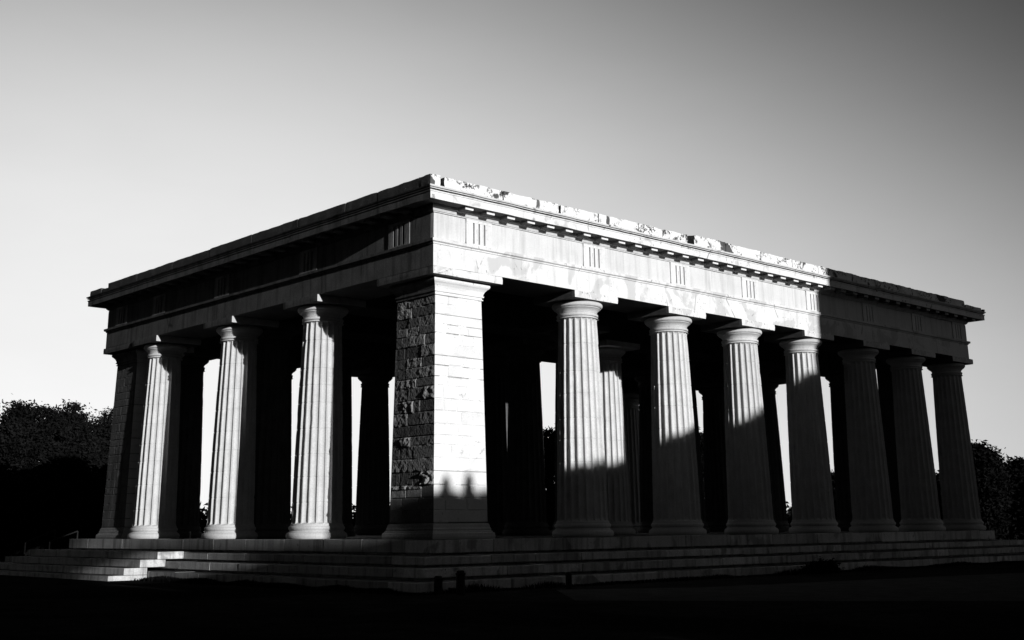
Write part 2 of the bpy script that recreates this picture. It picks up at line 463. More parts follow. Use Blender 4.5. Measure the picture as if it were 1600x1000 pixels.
# --- square corner pillars of coursed ashlar (white-washed front, rough side toned dark for shade)
def pillar_mesh(seed, rgh=1.0):
    rs = random.Random(seed)
    PZ0, PZ1 = .345, 5.42
    H0, H1 = .79, .705
    courses = [PZ0]
    while courses[-1] < PZ1 - .36: courses.append(courses[-1] + rs.uniform(.205, .300))
    courses.append(PZ1)
    nc = len(courses) - 1
    def vjoints():
        out = []
        for c in range(nc):
            js = [0.0]
            while js[-1] < 1 - .22: js.append(js[-1] + rs.uniform(.17, .46))
            js[-1] = 1.0
            if js[-1] - js[-2] < .12: js.pop(-2)
            out.append(js)
        return out
    V = []; F = []; FM = []; T = []
    st = .0225
    nz = int((PZ1 - PZ0) / st); nu = int(2 * H0 / st)
    for side in range(4):
        VJ = vjoints()
        rough = side == 3
        fine = side in (0, 3)
        NZ, NU = (nz, nu) if fine else (40, 12)
        info = [[(rs.uniform(.92, 1.05) if rs.random() > .035 else rs.uniform(.66, .78), rs.random(), rs.uniform(-1, 1)) for _ in js] for js in VJ]
        base = len(V)
        def cell(u, z):
            c = 0
            while c < nc - 1 and z > courses[c + 1]: c += 1
            js = VJ[c]; b = 0
            while b < len(js) - 2 and u > js[b + 1]: b += 1
            return c, b
        for i in range(NZ + 1):
            z = PZ0 + (PZ1 - PZ0) * i / NZ
            h = H0 + (H1 - H0) * (z - PZ0) / (PZ1 - PZ0)
            for j in range(NU + 1):
                u = j / NU
                c, b = cell(u, z)
                js = VJ[c]
                dz = min(z - courses[c], courses[c + 1] - z)
                wob = .012 * noise.noise(Vector((u * 9, z * 7, side + seed * 3)))
                du = min(u - js[b] if b > 0 else 9, js[b + 1] - u if b < len(js) - 2 else 9) * 2 * h
                dj = min(dz + wob, du + wob)
                tn, rg, of = info[c][b]
                d = 0.0
                if fine:
                    P = Vector((u * 2 * h, z, side * 5.0 + seed))
                    if rough:
                        lower = 1.0 if z > 1.08 else .22
                        band = 1.0 if 1.08 < z < 3.3 else 0.0
                        amt = (.005 + (.034 + .026 * band) * rg ** (3 if band else 5)) * lower * rgh
                        r1 = 1 - abs(noise.noise(P * 4.2 + Vector((b * 3.1, c * 1.7, 0)))) * 2
                        r2 = noise.noise(P * 9.0) ; r3 = noise.noise(P * 24.0)
                        d = amt * (.6 * r1 + .7 * r2 + .30 * r3) + (.010 * of + .004 * r3) * lower * rgh
                        jd, jw = (.020 * lower * rgh + .012, .013)
                    else:
                        d = .002 * noise.noise(P * 6) + .0022 * of
                        jd, jw = .034, .014
                        chip = noise.noise(P * 3.3 + Vector((3, 1, 9)))
                        if chip > .40: jw = .026
                        if noise.noise(P * 1.9 + Vector((7, 7, 7))) < -.42: jd *= .12
                    if dj < jw: d -= jd * (1 - max(0, dj) / jw) ** .7
                    e = min(u, 1 - u) * 2 * h
                    edge = min(1, e / .03)
                    if rough: d = d * edge - (.012 * abs(noise.noise(Vector((1, z * 7, 3)))) if e < .012 else 0)
                    else: d = d * edge
                lat = (u * 2 - 1) * h
                if side == 0: p = (lat, -h - d, z)
                elif side == 1: p = (h + d, lat, z)
                elif side == 2: p = (-lat, h + d, z)
                else: p = (-h - d, -lat, z)
                V.append(p)
        for i in range(NZ):
            for j in range(NU):
                a = base + i * (NU + 1) + j
                F.append((a, a + 1, a + NU + 2, a + NU + 1))
                z = PZ0 + (PZ1 - PZ0) * (i + .5) / NZ; u = (j + .5) / NU
                c, b = cell(u, z)
                tn = info[c][b][0]
                if rough: tn = .55 + 1.0 * info[c][b][1] * info[c][b][1] + .25 * info[c][b][2]
                elif tn < .78 and info[c][b][1] > .35: tn = .95
                if not rough and fine and abs(z - courses[c]) < .012 and noise.noise(Vector((u * 3.1, z * 3.1, 7.0))) > -.2: tn *= .5
                FM.append(1 if side in (3,) else (0 if side == 0 else 2)); T.append(max(.35, tn))
    return V, F, FM, T

PV, PF, PFM, PT = pillar_mesh(5)
pil = obj('pillar', PV, PF, [M_PWHITE, M_PROUGH, M_INNER], temple, Vector((1.06, 1.06, 0)) - RT, PFM, False, PT)
pil['label'] = 'square ashlar pillar at the near corner, white on one face'
mb = MB(); ring(mb, [(-.30, 5.42), (-.004, 5.42), (.03, 5.425), (.034, 5.45), (.012, 5.46), (.012, 5.485), (.045, 5.50), (.05, 5.53), (.03, 5.535), (.036, 5.57), (.06, 5.63), (.10, 5.68), (.135, 5.71), (.155, 5.745), (.15, 5.785), (.11, 5.81), (-.3, 5.815)],
                -.705, .705, -.705, .705, .2, (0, 2, 2, 1), .004)
pcap = mb.build('capital', [M_PWHITE, M_DARK, M_INNER], pil, tone=True)
mb = MB(); ring(mb, [(-.30, .002), (.115, .004), (.125, .05), (.115, .125), (.085, .14), (.08, .165), (.055, .18), (.06, .215), (.04, .25), (.03, .30), (.008, .335), (-.3, .35)],
                -.79, .79, -.79, .79, .2, (0, 1, 1, 1), .005)
pbase = mb.build('base', [M_COL, M_PROUGH], pil, tone=True)
mb = MB(); mb.noisy_box(-1.064, 1.08, -1.064, 1.08, 5.821, 5.998, .10, .005, 2.0, 0, {'x0': 1, 'x1': 2, 'y1': 2, 'z0': 2})
pab = mb.build('abacus', [M_WASH, M_DARK, M_SHADE_GRIME], pil)
PV, PF, PFM, PT = pillar_mesh(9, .12)
pil2 = obj('pillar', PV, PF, [M_PWHITE, M_DARK, M_INNER], temple, Vector((1.06, 15.98, 0)) - RT, PFM, False, PT)
pil2['label'] = 'square shade-toned stone pillar at the far end of the shaded front'
for s_ in (pcap, pbase, pab):
    d = s_.copy(); COL.objects.link(d); d.parent = pil2

# --- entablature
GAP = (16.2, 21.6)
SIDES = (0, 1, 2, 1)   # -Y side limewashed, others in painted-shade / interior tone
mb = MB()
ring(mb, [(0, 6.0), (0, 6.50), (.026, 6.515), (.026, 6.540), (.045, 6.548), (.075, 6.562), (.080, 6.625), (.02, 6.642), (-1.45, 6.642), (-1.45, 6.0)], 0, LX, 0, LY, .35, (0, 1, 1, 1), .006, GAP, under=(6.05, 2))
mb.build('architrave', [M_WASH, M_DARK, M_INNER], temple, OFF)  # underside takes the dark interior stone as painted soffit shade
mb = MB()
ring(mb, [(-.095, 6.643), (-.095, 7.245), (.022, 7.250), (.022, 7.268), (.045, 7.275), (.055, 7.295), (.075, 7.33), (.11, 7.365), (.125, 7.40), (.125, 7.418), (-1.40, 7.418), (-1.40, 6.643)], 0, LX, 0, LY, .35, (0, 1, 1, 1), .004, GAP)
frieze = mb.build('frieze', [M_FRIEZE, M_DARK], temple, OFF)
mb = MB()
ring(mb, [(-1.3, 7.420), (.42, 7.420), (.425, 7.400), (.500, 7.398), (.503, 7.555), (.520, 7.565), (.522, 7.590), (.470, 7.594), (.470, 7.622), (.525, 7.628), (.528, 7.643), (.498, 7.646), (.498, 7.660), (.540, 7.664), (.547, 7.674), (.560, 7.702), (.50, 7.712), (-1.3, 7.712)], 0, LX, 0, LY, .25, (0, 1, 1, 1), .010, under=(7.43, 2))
for q, f_ in enumerate(mb.f):      # grime sits in the two narrow quirks of the moulding
    zs_ = [mb.v[i_][2] for i_ in f_]; os_ = [-min(mb.v[i_][1], mb.v[i_][0]) for i_ in f_]
    if mb.m[q] == 0 and len(f_) == 4 and ((min(zs_) > 7.58 and max(zs_) < 7.636) or (min(zs_) > 7.636 and max(zs_) < 7.669 and max(zs_) - min(zs_) < .03)) and max(os_) < .527: mb.m[q] = 2
cornice = mb.build('cornice', [M_CORN, M_DARK, M_SHADE_GRIME], temple, OFF)

# triglyphs: slab with three V grooves
def triglyph_mesh(mat, gw=.024):
    mb = MB()
    w, th, gd = .80, .018, .11
    xs = [(-w / 2, .0945), (-w / 2, -th)]
    for gx in (-.17, 0, .17):
        xs += [(gx - gw, -th), (gx - gw * .9, -th + gd), (gx + gw * .9, -th + gd), (gx + gw, -th)]
    xs += [(w / 2, -th), (w / 2, .0945)]
    z0, z1 = 6.644, 7.175
    V = [(x, y, z) for z in (z0, z1) for x, y in xs]; n = len(xs)
    F = [(i, i + 1, n + i + 1, n + i) for i in range(n - 1)] + [tuple(range(n, 2 * n))]
    mb.add(V, F)
    mb.box(-w / 2, w / 2, -th - .006, .094, 7.176, 7.243)
    mb.box(-w / 2, w / 2, -th - .003, .094, 6.6435, 6.672)
    return mb.build('triglyph', mat, frieze)
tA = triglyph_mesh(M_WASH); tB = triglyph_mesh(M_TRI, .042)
TX = [1.38, 5.34, 8.79, 12.01, 15.29, 18.51, 21.63, 24.45]
TYS = [1.27, 5.10, 9.50, 13.30, 15.85]
for i, x in enumerate(TX):
    o = tA if i == 0 else tA.copy()
    if i: COL.objects.link(o)
    o.location = (x, -.002, 0)
for i, y in enumerate(TYS):
    o = tB if i == 0 else tB.copy()
    if i: COL.objects.link(o)
    o.location = (-.002, y, 0); o.rotation_euler = (0, 0, -math.pi / 2)
# metope panels between the triglyphs
W2 = .403
edges = [-.0] + [v for x in TX for v in (x - W2, x + W2)] + [LX]
first = True
for a, b in zip(edges[0::2], edges[1::2]):
    if b - a < .05: continue
    mb = MB(); mb.noisy_box(a, b, random.uniform(0, .004), .094, 6.6435, 7.2445, .12, .003, 2.0)
    mb.build('metope', M_FRIEZE, frieze)
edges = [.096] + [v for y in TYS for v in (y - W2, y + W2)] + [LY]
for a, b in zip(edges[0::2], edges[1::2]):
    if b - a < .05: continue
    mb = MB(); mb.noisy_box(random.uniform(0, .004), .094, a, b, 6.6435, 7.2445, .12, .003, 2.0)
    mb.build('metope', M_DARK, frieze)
# mutules under the cornice
mb = MB(); mb.noisy_box(-.13, .13, -.40, -.128, 7.335, 7.419, .04, .004, 4.0, 1, {'y0': 0})
mu = mb.build('mutule', [M_CORN, M_SHADE_GRIME], cornice)
k = 0
x = .75
while x < LX - .1:
    o = mu if k == 0 else mu.copy()
    if k: COL.objects.link(o)
    o.location = (x, 0, 0); k += 1
    x += .655 + random.uniform(-.012, .012)
mub = mb.build('mutule', M_DARK, cornice)
y = .75; k = 0
while y < LY - .1:
    o = mub if k == 0 else mub.copy()
    if k: COL.objects.link(o)
    o.location = (0, y, 0); o.rotation_euler = (0, 0, -math.pi / 2); k += 1
    y += .66 + random.uniform(-.012, .012)

# --- parapet of separate weathered blocks
mb = MB()
def prow(cuts, fn, top=7.968):
    for a, b, dz in cuts:
        fn(a + .006, b - .006, top + dz)
R_CUTS = [(-.47, -.16, .012), (-.06, 1.75, 0.0), (1.75, 3.62, -.008), (3.70, 5.05, -.004), (5.05, 6.60, .006), (6.60, 8.66, 0.0), (8.90, 10.35, .05), (10.35, 12.0, .03), (12.0, 13.6, .012),
          (13.6, 14.95, .006), (14.95, 16.9, .012), (16.9, 18.8, 0), (18.8, 20.6, .01), (20.6, 22.5, 0), (22.5, 24.28, .005), (24.30, 25.52, -.125)]
prow(R_CUTS, lambda a, b, t: mb.noisy_box(a, b, -.468 + random.uniform(0, .012), -.02, 7.7125, t, .09, .020, 3.6, 0, {'x0': 1}))
L_CUTS = [(-.015, 1.55, .0), (1.55, 2.85, .004), (2.85, 4.95, -.004), (4.95, 7.2, 0), (7.2, 9.5, .006), (9.5, 11.7, -.004), (11.7, 14.0, .0), (14.0, 16.05, .004), (16.55, 17.4, -.06)]
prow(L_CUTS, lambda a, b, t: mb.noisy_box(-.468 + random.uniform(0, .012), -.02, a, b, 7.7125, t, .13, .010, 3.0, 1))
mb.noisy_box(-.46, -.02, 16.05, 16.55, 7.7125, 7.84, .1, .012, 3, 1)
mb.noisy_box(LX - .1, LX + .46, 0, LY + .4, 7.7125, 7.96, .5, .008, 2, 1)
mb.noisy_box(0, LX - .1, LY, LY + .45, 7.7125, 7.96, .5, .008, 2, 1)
mb.build('parapet', [M_LICHEN, M_DARKTOP], temple, OFF)
# broken stump left on the end of the cornice
mb = MB(); mb.noisy_box(LX + .42, LX + .55, -.53, -.36, 7.705, 7.80, .05, .02, 9.0); mb.build('cornice_stump', M_DARKTOP, temple, OFF)

# --- ceiling, roof and the beams over the inner rows
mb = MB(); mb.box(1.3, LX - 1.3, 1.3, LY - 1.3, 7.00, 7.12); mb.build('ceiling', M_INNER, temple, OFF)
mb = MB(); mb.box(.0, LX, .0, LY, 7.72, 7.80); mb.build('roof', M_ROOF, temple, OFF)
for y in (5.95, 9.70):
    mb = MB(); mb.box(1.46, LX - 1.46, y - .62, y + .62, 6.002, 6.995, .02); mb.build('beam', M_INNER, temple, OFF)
for o in protos: bpy.data.objects.remove(o)

# ------------------------------------------------------------------ side stairs: flight of four low steps laid against the shaded front
stairs = thing('staircase', (-2.0, 13.2, GZ), 'low stone staircase of four steps with sunlit end faces, against the shaded left side', 'staircase')
SO = tuple(-Vector((-2.0, 13.2, GZ)))
lv = [(-.29, -.475, -1.73, 17.4), (-.482, -.665, -2.20, 17.5), (-.672, -.845, -2.62, 19.5), (-.852, GZ - .04, -3.03, 21.0)]
for i, (zt, zb, xf, ye) in enumerate(lv):
    mb = MB()
    xin = [-.99, -1.49, -1.99, -1.99][i]
    y = 9.0
    while y < ye - .05:
        w = 3.0 if y < 9.1 else random.uniform(1.7, 2.4)
        if y + w > ye - .6: w = ye - y
        mb.box(xf + random.uniform(0, .006), xin, y + (.004 if y > 9.1 else 0), y + w - .004, zb, zt + random.uniform(-.003, .003), .010, tone=random.uniform(.78, .98), jit=.002)
        y += w
    mb.build('step', M_STEP, stairs, SO, tone=True)

# handrails by the far end of the stairs
def handrail(p0, p1, hgt, label):
    r = thing('handrail', (p0[0], p0[1], p0[2]), label, 'handrail', 'handrails by the stairs')
    a, b = Vector(p0), Vector(p1)
    q = lambda v: tuple(Vector(v) - a)
    mb = MB(); mb.tube([q(a + Vector((0, 0, hgt))), q(a + Vector((.02, 0, hgt + .02))), q(b + Vector((0, 0, hgt)))], [.022, .024, .022], 8); mb.build('rail', M_IRON, r)
    m2 = MB(); m2.tube([q(a), q(a + Vector((0, 0, hgt)))], [.024, .022], 8); m2.build('post', M_STEEL, r)
    m3 = MB(); m3.tube([q(b), q(b + Vector((0, 0, hgt)))], [.024, .022], 8); m3.build('post', M_IRON, r)
handrail((-1.62, 18.0, -.44), (-.70, 18.02, -.06), .35, 'thin iron handrail with a pale front post, nearest the outer edge of the steps')
handrail((-.60, 18.6, -.32), (.30, 18.6, .0), .24, 'fainter dark iron handrail rising onto the platform, behind the pale-posted one')
mb = MB(); mb.tube([(0, 0, 0), (0, 0, .20)], [.018, .016], 8); mb.lathe([(.02, 0), (.05, .001), (.05, .012), (.02, .014)], 12)
tag(mb.build('stanchion', M_STEEL, None, (.22, 10.95, .001)), 'tiny thin metal stanchion standing on the platform edge between two sunlit columns', 'stanchion')

# ------------------------------------------------------------------ bollards by the near corner of the steps
def bollard(x, y, h, r, label):
    mb = MB(); mb.lathe([(r * .9, 0), (r, .01), (r * .96, h * .8), (r * 1.12, h * .82), (r * 1.12, h * .88), (r * .9, h * .9), (r * .85, h * .97), (r * .5, h)], 20)
    return tag(mb.build('bollard', M_IRON, None, (x, y, GZ)), label, 'bollard', 'short black bollards in front of the steps')
bollard(-1.66, -2.24, .33, .085, 'short black bollard touching the corner of the bottom step')
bollard(-1.60, -2.82, .44, .085, 'tallest short black bollard, a little right of the step corner')
bollard(1.35, -2.75, .32, .065, 'slim black bollard standing alone before the sunlit-side steps')

# ------------------------------------------------------------------ ground, path
gm = MB(); gm.box(-260, 320, -220, 320, GZ - 1.2, GZ)
tag(gm.build('ground', M_GROUND), 'dark lawn around the temple', 'ground', kind='structure')
pp = [(.78, -2.95), (3.3, -4.6), (14.1, -6.2), (40, -9.0), (40, -16.0), (2.8, -11.4), (.6, -8.7), (-1.6, -5.8)]
V = [(x, y, GZ + .004) for x, y in pp]
tag(obj('path', V, [tuple(range(len(V)))[::-1]], M_PATH), 'slightly paler gravel path across the dark ground', 'path', kind='structure')

# ------------------------------------------------------------------ vegetation
def leaf_cloud(centers, radii, n_clump, n_leaf, size, seed, flat=.75, cl=.30):
    """leaf-sized quads gathered in clumps through ellipsoid lobes"""
    r = np.random.default_rng(seed)
    P = []
    for c, rad in zip(centers, radii):
        d = r.normal(size=(n_clump, 3)); d /= np.linalg.norm(d, axis=1)[:, None]
        rr = r.uniform(.35, 1.0, (n_clump, 1)) ** .5
        cc = np.array(c) + d * rr * np.array(rad)
        csz = r.uniform(.6, 1.4, (n_clump, 1, 1)) * cl
        pts = cc[:, None, :] + r.normal(size=(n_clump, n_leaf, 3)) * csz * np.array([1, 1, .55])
        P.append(pts.reshape(-1, 3))
    P = np.concatenate(P)
    n = len(P)
    a = r.normal(size=(n, 3)); a[:, 2] *= flat; a /= np.linalg.norm(a, axis=1)[:, None]
    b = np.cross(a, r.normal(size=(n, 3))); b /= np.linalg.norm(b, axis=1)[:, None]
    s = size * r.uniform(.6, 1.3, (n, 1))
    w = .42
    V = np.stack([P - a * s, P + b * s * w, P + a * s, P - b * s * w], 1).reshape(-1, 3)
    F = np.arange(4 * n).reshape(-1, 4)
    return V, F

def mesh_np(name, V, F, mat, parent=None, loc=(0, 0, 0)):
    me = bpy.data.meshes.new(name)
    me.vertices.add(len(V)); me.vertices.foreach_set('co', V.astype(np.float32).ravel())
    me.loops.add(F.size); me.loops.foreach_set('vertex_index', F.astype(np.int32).ravel())
    me.polygons.add(len(F)); me.polygons.foreach_set('loop_start', np.arange(0, F.size, 4, dtype=np.int32))
    me.polygons.foreach_set('loop_total', np.full(len(F), 4, dtype=np.int32))
    me.materials.append(mat); me.update(calc_edges=True); me.validate()
    o = bpy.data.objects.new(name, me); COL.objects.link(o)
    o.location = loc
    if parent: o.parent = parent
    return o

def tree(x, y, h, rad, seed, label, lobes=9, n_clump=26, n_leaf=34, size=.15, mat=None, group='trees added behind the temple', base=.22, cl=.3, name='tree', lean=(0, 0), gz=None):
    r = random.Random(seed)
    t = thing(name, (x, y, GZ), label, 'tree', group)
    C_, R_ = [], []
    for i in range(lobes):
        a = r.uniform(0, 6.283); q = math.sqrt(r.uniform(0, 1)) * rad * .72
        zz = r.uniform(base + .16, .86) * h
        k = 1 - .45 * abs(zz / h - .58) / .42
        C_.append((q * math.cos(a) * k + lean[0] * zz / h, q * math.sin(a) * k + lean[1] * zz / h, zz)); R_.append((rad * r.uniform(.34, .5), rad * r.uniform(.34, .5), h * r.uniform(.09, .14)))
    mb = MB()
    mb.tube([(0, 0, -.1), (.05 + lean[0] * .1, .02, h * .2), (lean[0] * .35, lean[1] * .35, h * .45), (lean[0] * .6, lean[1] * .6, h * .7)], [h * .035, h * .026, h * .018, h * .007], 9)
    for c in C_[:7]:
        st = Vector((lean[0] * .25, lean[1] * .25, h * r.uniform(.22, .45)))
        e = Vector(c)
        mb.tube([st, st.lerp(e, .5) + Vector((0, 0, h * .03)), e], [h * .013, h * .008, h * .003], 6)
    mb.build('trunk', M_BARK, t)
    V, F = leaf_cloud(C_, R_, n_clump, n_leaf, size, seed, cl=cl)
    mesh_np('crown', V, F, mat or M_LEAF, t)
    return t

# camera first: tree places are given by bearing and distance from it
CAM = dict(f=1878.5137, yaw=47.606, pitch=15.232, roll=-.498, C=(-16.9192, -20.7263, .2319), cx=777.8829, cy=313.0766)
def view_ray(px, py):
    y_, p_, r_ = (math.radians(CAM[k]) for k in ('yaw', 'pitch', 'roll'))
    f_ = Vector((math.cos(y_) * math.cos(p_), math.sin(y_) * math.cos(p_), math.sin(p_)))
    a_ = Vector((math.sin(y_), -math.cos(y_), 0)); b_ = a_.cross(f_)
    d = f_ * CAM['f'] + (a_ * math.cos(r_) + b_ * math.sin(r_)) * (px - CAM['cx']) - (b_ * math.cos(r_) - a_ * math.sin(r_)) * (py - CAM['cy'])
    return d / math.hypot(d.x, d.y)
def bearing(px, dist, py=835):
    d = view_ray(px, py)
    return CAM['C'][0] + dist * d.x, CAM['C'][1] + dist * d.y
def T(px, dist, ytop, rad, seed, label, **kw):
    x, y = bearing(px, dist, ytop)
    h = (CAM['C'][2] + dist * view_ray(px, ytop).z - GZ) / .99
    return tree(x, y, h, rad, seed, label, **kw)
NEAR = dict(n_clump=30, n_leaf=74, lobes=14, size=.105, cl=.27)
T(2, 74, 640, 1.9, 1, 'broad dark tree at the left edge, cut by the frame', **NEAR)
T(58, 71, 619, 1.8, 2, 'broad leafy dark tree with sky showing through its crown, left of the temple', **NEAR)
T(112, 73, 624, 1.8, 3, 'dark leafy tree between the broad one and the temple', **NEAR)
T(156, 76, 632, 1.7, 16, 'dark leafy tree partly hidden by the left end of the temple', **NEAR)
T(-60, 78, 640, 2.4, 4, 'dark tree just outside the left edge', lobes=10)
T(235, 90, 660, 3.0, 21, 'dark tree hidden behind the shaded columns', lobes=10)
FAR = dict(mat=M_LEAF_FAR, n_clump=44, n_leaf=52, size=.12, lobes=15, base=.0, cl=.28)
T(857, 78, 656, 2.2, 5, 'dark tree seen through the narrow gap beside the first sunlit column', **FAR)
T(1096, 80, 674, 2.0, 6, 'dark tree glimpsed between the second and third columns from the corner pillar', **FAR)
T(1305, 82, 736, 2.0, 7, 'low dark tree in the gap right of the half-lit column', **FAR)
T(1388, 80, 706, 1.6, 8, 'dark tree in the second sky gap among the shaded columns', **FAR)
T(1458, 84, 722, 1.8, 9, 'dark tree in the rightmost gap between the shaded columns', **FAR)
T(1531, 72, 679, 1.2, 10, 'dark tree touching the right end of the colonnade', **FAR)
T(1610, 74, 680, 1.2, 12, 'dark tree at the right edge of the picture', **FAR)
T(1567, 80, 722, 1.2, 13, 'lower dark tree between the two taller ones at the right edge', **FAR)
T(1690, 76, 690, 2.4, 14, 'dark tree outside the right edge', **FAR)
# far dark wood that reads as one mass
cs, rs_ = [], []
for i in range(120):
    px = -500 + i * 21
    x, y = bearing(px, random.uniform(90, 100))
    cs.append((x, y, GZ + random.uniform(.7, 1.5))); rs_.append((1.9, 1.9, random.uniform(1.0, 1.9)))
V, F = leaf_cloud(cs, rs_, 30, 22, .22, 77, cl=.45)
tag(mesh_np('far_wood', V, F, M_LEAF_FAR), 'low black belt of far woodland along the horizon', 'wood', kind='stuff')
# understorey that closes the space under the left trees
ul = ['dense black shrub under the left-edge tree', 'dense black shrub under the broad leafy tree', 'dense black shrub beside the far end of the stairs']
for i, (px, dd) in enumerate(((0, 66), (70, 67), (135, 68))):
    x, y = bearing(px, dd)
    V, F = leaf_cloud([(0, 0, 1.0), (1.2, -.6, 1.5), (-1.2, .7, 1.4), (.2, .3, 2.3), (-.6, -.4, 2.7), ((-.9, .8, .1)[i], 0, (3.6, 4.1, 2.9)[i]), ((1.3, -1.2, 1.0)[i], .2, (2.6, 3.0, 3.7)[i])], [(1.9, 1.9, 1.2)] * 5 + [(.9, 1.0, .8), (.8, 1.0, .7)], 70, 34, .17, 50 + i, cl=.32)
    tag(mesh_np('shrub', V, F, M_LEAF_FAR, None, (x, y, GZ)), ul[i], 'shrub', 'shrubs under the left trees')
V, F = leaf_cloud([(0, 0, .12), (.32, .1, .08), (-.4, -.05, .10)], [(.45, .3, .22), (.3, .22, .15), (.28, .2, .14)], 30, 26, .05, 91, cl=.07)
tag(mesh_np('bush', V, F, M_GRASS, None, (11.0, -2.45, GZ)), 'small black bush in front of the bottom step, under the half-lit columns', 'bush')
# grass growing against the lowest steps
r = np.random.default_rng(5)
n = 15000
t_ = r.uniform(0, 1, n)
edge = r.integers(0, 2, n)
gx = np.where(edge == 0, -2.4 + t_ * 30, -2.05 - np.abs(r.normal(0, .16, n)))
gy = np.where(edge == 0, -2.02 - np.abs(r.normal(0, .18, n)), -2.2 + t_ * 11)
hh = .035 + .12 * np.clip(np.array([noise.noise(Vector((a * .8, b * .8, 0))) + .25 for a, b in zip(gx, gy)]), 0, 1) * r.uniform(.5, 1.2, n)
an = r.uniform(0, 6.28, n); w = .012
dx, dy = np.cos(an) * w, np.sin(an) * w
lx, ly = r.normal(0, .03, n), r.normal(0, .03, n)
Z = np.full(n, GZ)
V = np.stack([np.stack([gx - dx, gy - dy, Z], 1), np.stack([gx + dx, gy + dy, Z], 1), np.stack([gx + lx + dx * .3, gy + ly + dy * .3, Z + hh], 1), np.stack([gx + lx - dx * .3, gy + ly - dy * .3, Z + hh], 1)], 1).reshape(-1, 3)
tag(mesh_np('grass', V, np.arange(4 * n).reshape(-1, 4), M_GRASS), 'ragged dark grass along the foot of the steps', 'grass', kind='stuff')

# ------------------------------------------------------------------ what stands behind the photographer and throws the low shadows
CY = -30.0
def sh(xp, zp, y=CY):      # a point at distance y whose shadow falls at (xp, zp) on the sunlit front
    return xp + EPS * y, zp - TAN * y
hall = thing('hall', (sh(8.5, 0)[0], CY - 4, GZ), 'brick hall with a sloping roof and a tower, behind the camera', 'hall')
HO = tuple(-hall.location)
prof = [(1.95, 1.02), (4.2, 1.55), (5.75, 1.86), (7.6, 2.29), (9.35, 2.87), (11.1, 3.02), (12.5, 3.44), (13.7, 4.07), (15.6, 4.95)]
top = [sh(*p) for p in prof]
V = []; n = len(top)
for y in (CY - .3, CY - 8):
    V += [(x, y, GZ) for x, z in top] + [(x, y, z - .25) for x, z in top]
F = []
for i in range(n - 1):
    F += [(i, i + 1, n + i + 1, n + i), (2 * n + i + 1, 2 * n + i, 3 * n + i, 3 * n + i + 1), (n + i, n + i + 1, 3 * n + i + 1, 3 * n + i)]
F += [(0, n, 3 * n, 2 * n), (n - 1, 3 * n - 1, 4 * n - 1, 2 * n - 1)]
obj('wall', V, F, M_BRICK, hall, HO)
V = []
for y in (CY, CY - 8.3):
    V += [(x, y, z - .22) for x, z in top] + [(x, y, z) for x, z in top]
F = []
for i in range(n - 1):
    F += [(i, i + 1, n + i + 1, n + i), (2 * n + i + 1, 2 * n + i, 3 * n + i, 3 * n + i + 1), (n + i, n + i + 1, 3 * n + i + 1, 3 * n + i), (i + 1, i, 2 * n + i, 2 * n + i + 1)]
F += [(0, n, 3 * n, 2 * n), (n - 1, 3 * n - 1, 4 * n - 1, 2 * n - 1)]
obj('roof', V, F, M_ROOF, hall, HO)
V, F = leaf_cloud([(sh(a_, 0)[0], CY - .35, sh(0, b_)[1] + dz_) for a_, b_, dz_ in [(prof[k][0] + (prof[k + 1][0] - prof[k][0]) * f_, prof[k][1] + (prof[k + 1][1] - prof[k][1]) * f_, random.uniform(-.16, .06)) for k in range(len(prof) - 1) for f_ in (0, .25, .5, .75)]],
                  [(.26, .3, random.uniform(.1, .24)) for _ in range(4 * (len(prof) - 1))], 14, 16, .07, 88, cl=.08)
mesh_np('creeper', V, F, M_LEAF, hall, HO)
tx0, _ = sh(15.45, 0); tx1, _ = sh(36, 0)
mb = MB(); mb.box(tx0, tx1, CY - 9, CY, GZ, 17.5, .03)
mb.build('tower', M_BRICK, hall, HO)
for i in range(5):
    wx = top[0][0] + 1.5 + i * 2.2
    mb = MB(); mb.box(wx, wx + 1.0, CY - .29, CY - .22, 1.0, 3.0, .02); mb.build('window', M_IRON, hall, HO)
# clipped hedge and two little conifers that rise above it
hx0, hz0 = sh(-4.5, .30); hxm, hz = sh(-.05, 1.02); hx1, _ = sh(2.1, 1.02)
mb = MB(); mb.noisy_box(hx0, hxm, CY - 1.2, CY, GZ, hz0, .3, .03, 2.0); mb.noisy_box(hxm + .002, hx1, CY - 1.2, CY, GZ, hz, .3, .03, 2.0)
hd = thing('hedge', (sh(-1.5, 0)[0], CY - .6, GZ), 'tall clipped hedge behind the camera', 'hedge')
HD = tuple(-hd.location)
mb.build('hedge_body', M_LEAF, hd, HD)
V, F = leaf_cloud([(sh(a_, 0)[0], CY - .5, hz + random.uniform(-.06, .07)) for a_ in np.arange(.1, 2.2, .17)], [(.14, .3, random.uniform(.04, .13)) for _ in range(13)], 14, 14, .05, 89, cl=.05)
mesh_np('shoots', V, F, M_LEAF, hd, HD)
for i, (xp, zp, lab) in enumerate(((.60, 1.38, 'small pointed conifer behind the camera, nearer the tall trees'), (1.27, 1.46, 'small pointed conifer behind the camera, nearer the hall'))):
    x, z = sh(xp, zp, CY - .4)
    t = thing('conifer', (x, CY - .4, GZ), lab, 'tree', 'conifers behind the hedge')
    h = z - GZ
    mb = MB(); mb.tube([(0, 0, 0), (0, 0, h * .9)], [.12, .02], 7); mb.build('trunk', M_BARK, t)
    V, F = leaf_cloud([(0, 0, h - .12 - k * .16) for k in range(9)], [(.015 + .075 * k, .02 + .07 * k, .1) for k in range(9)], 26, 14, .06, 30 + i, cl=.035)
    mesh_np('crown', V, F, M_LEAF, t)
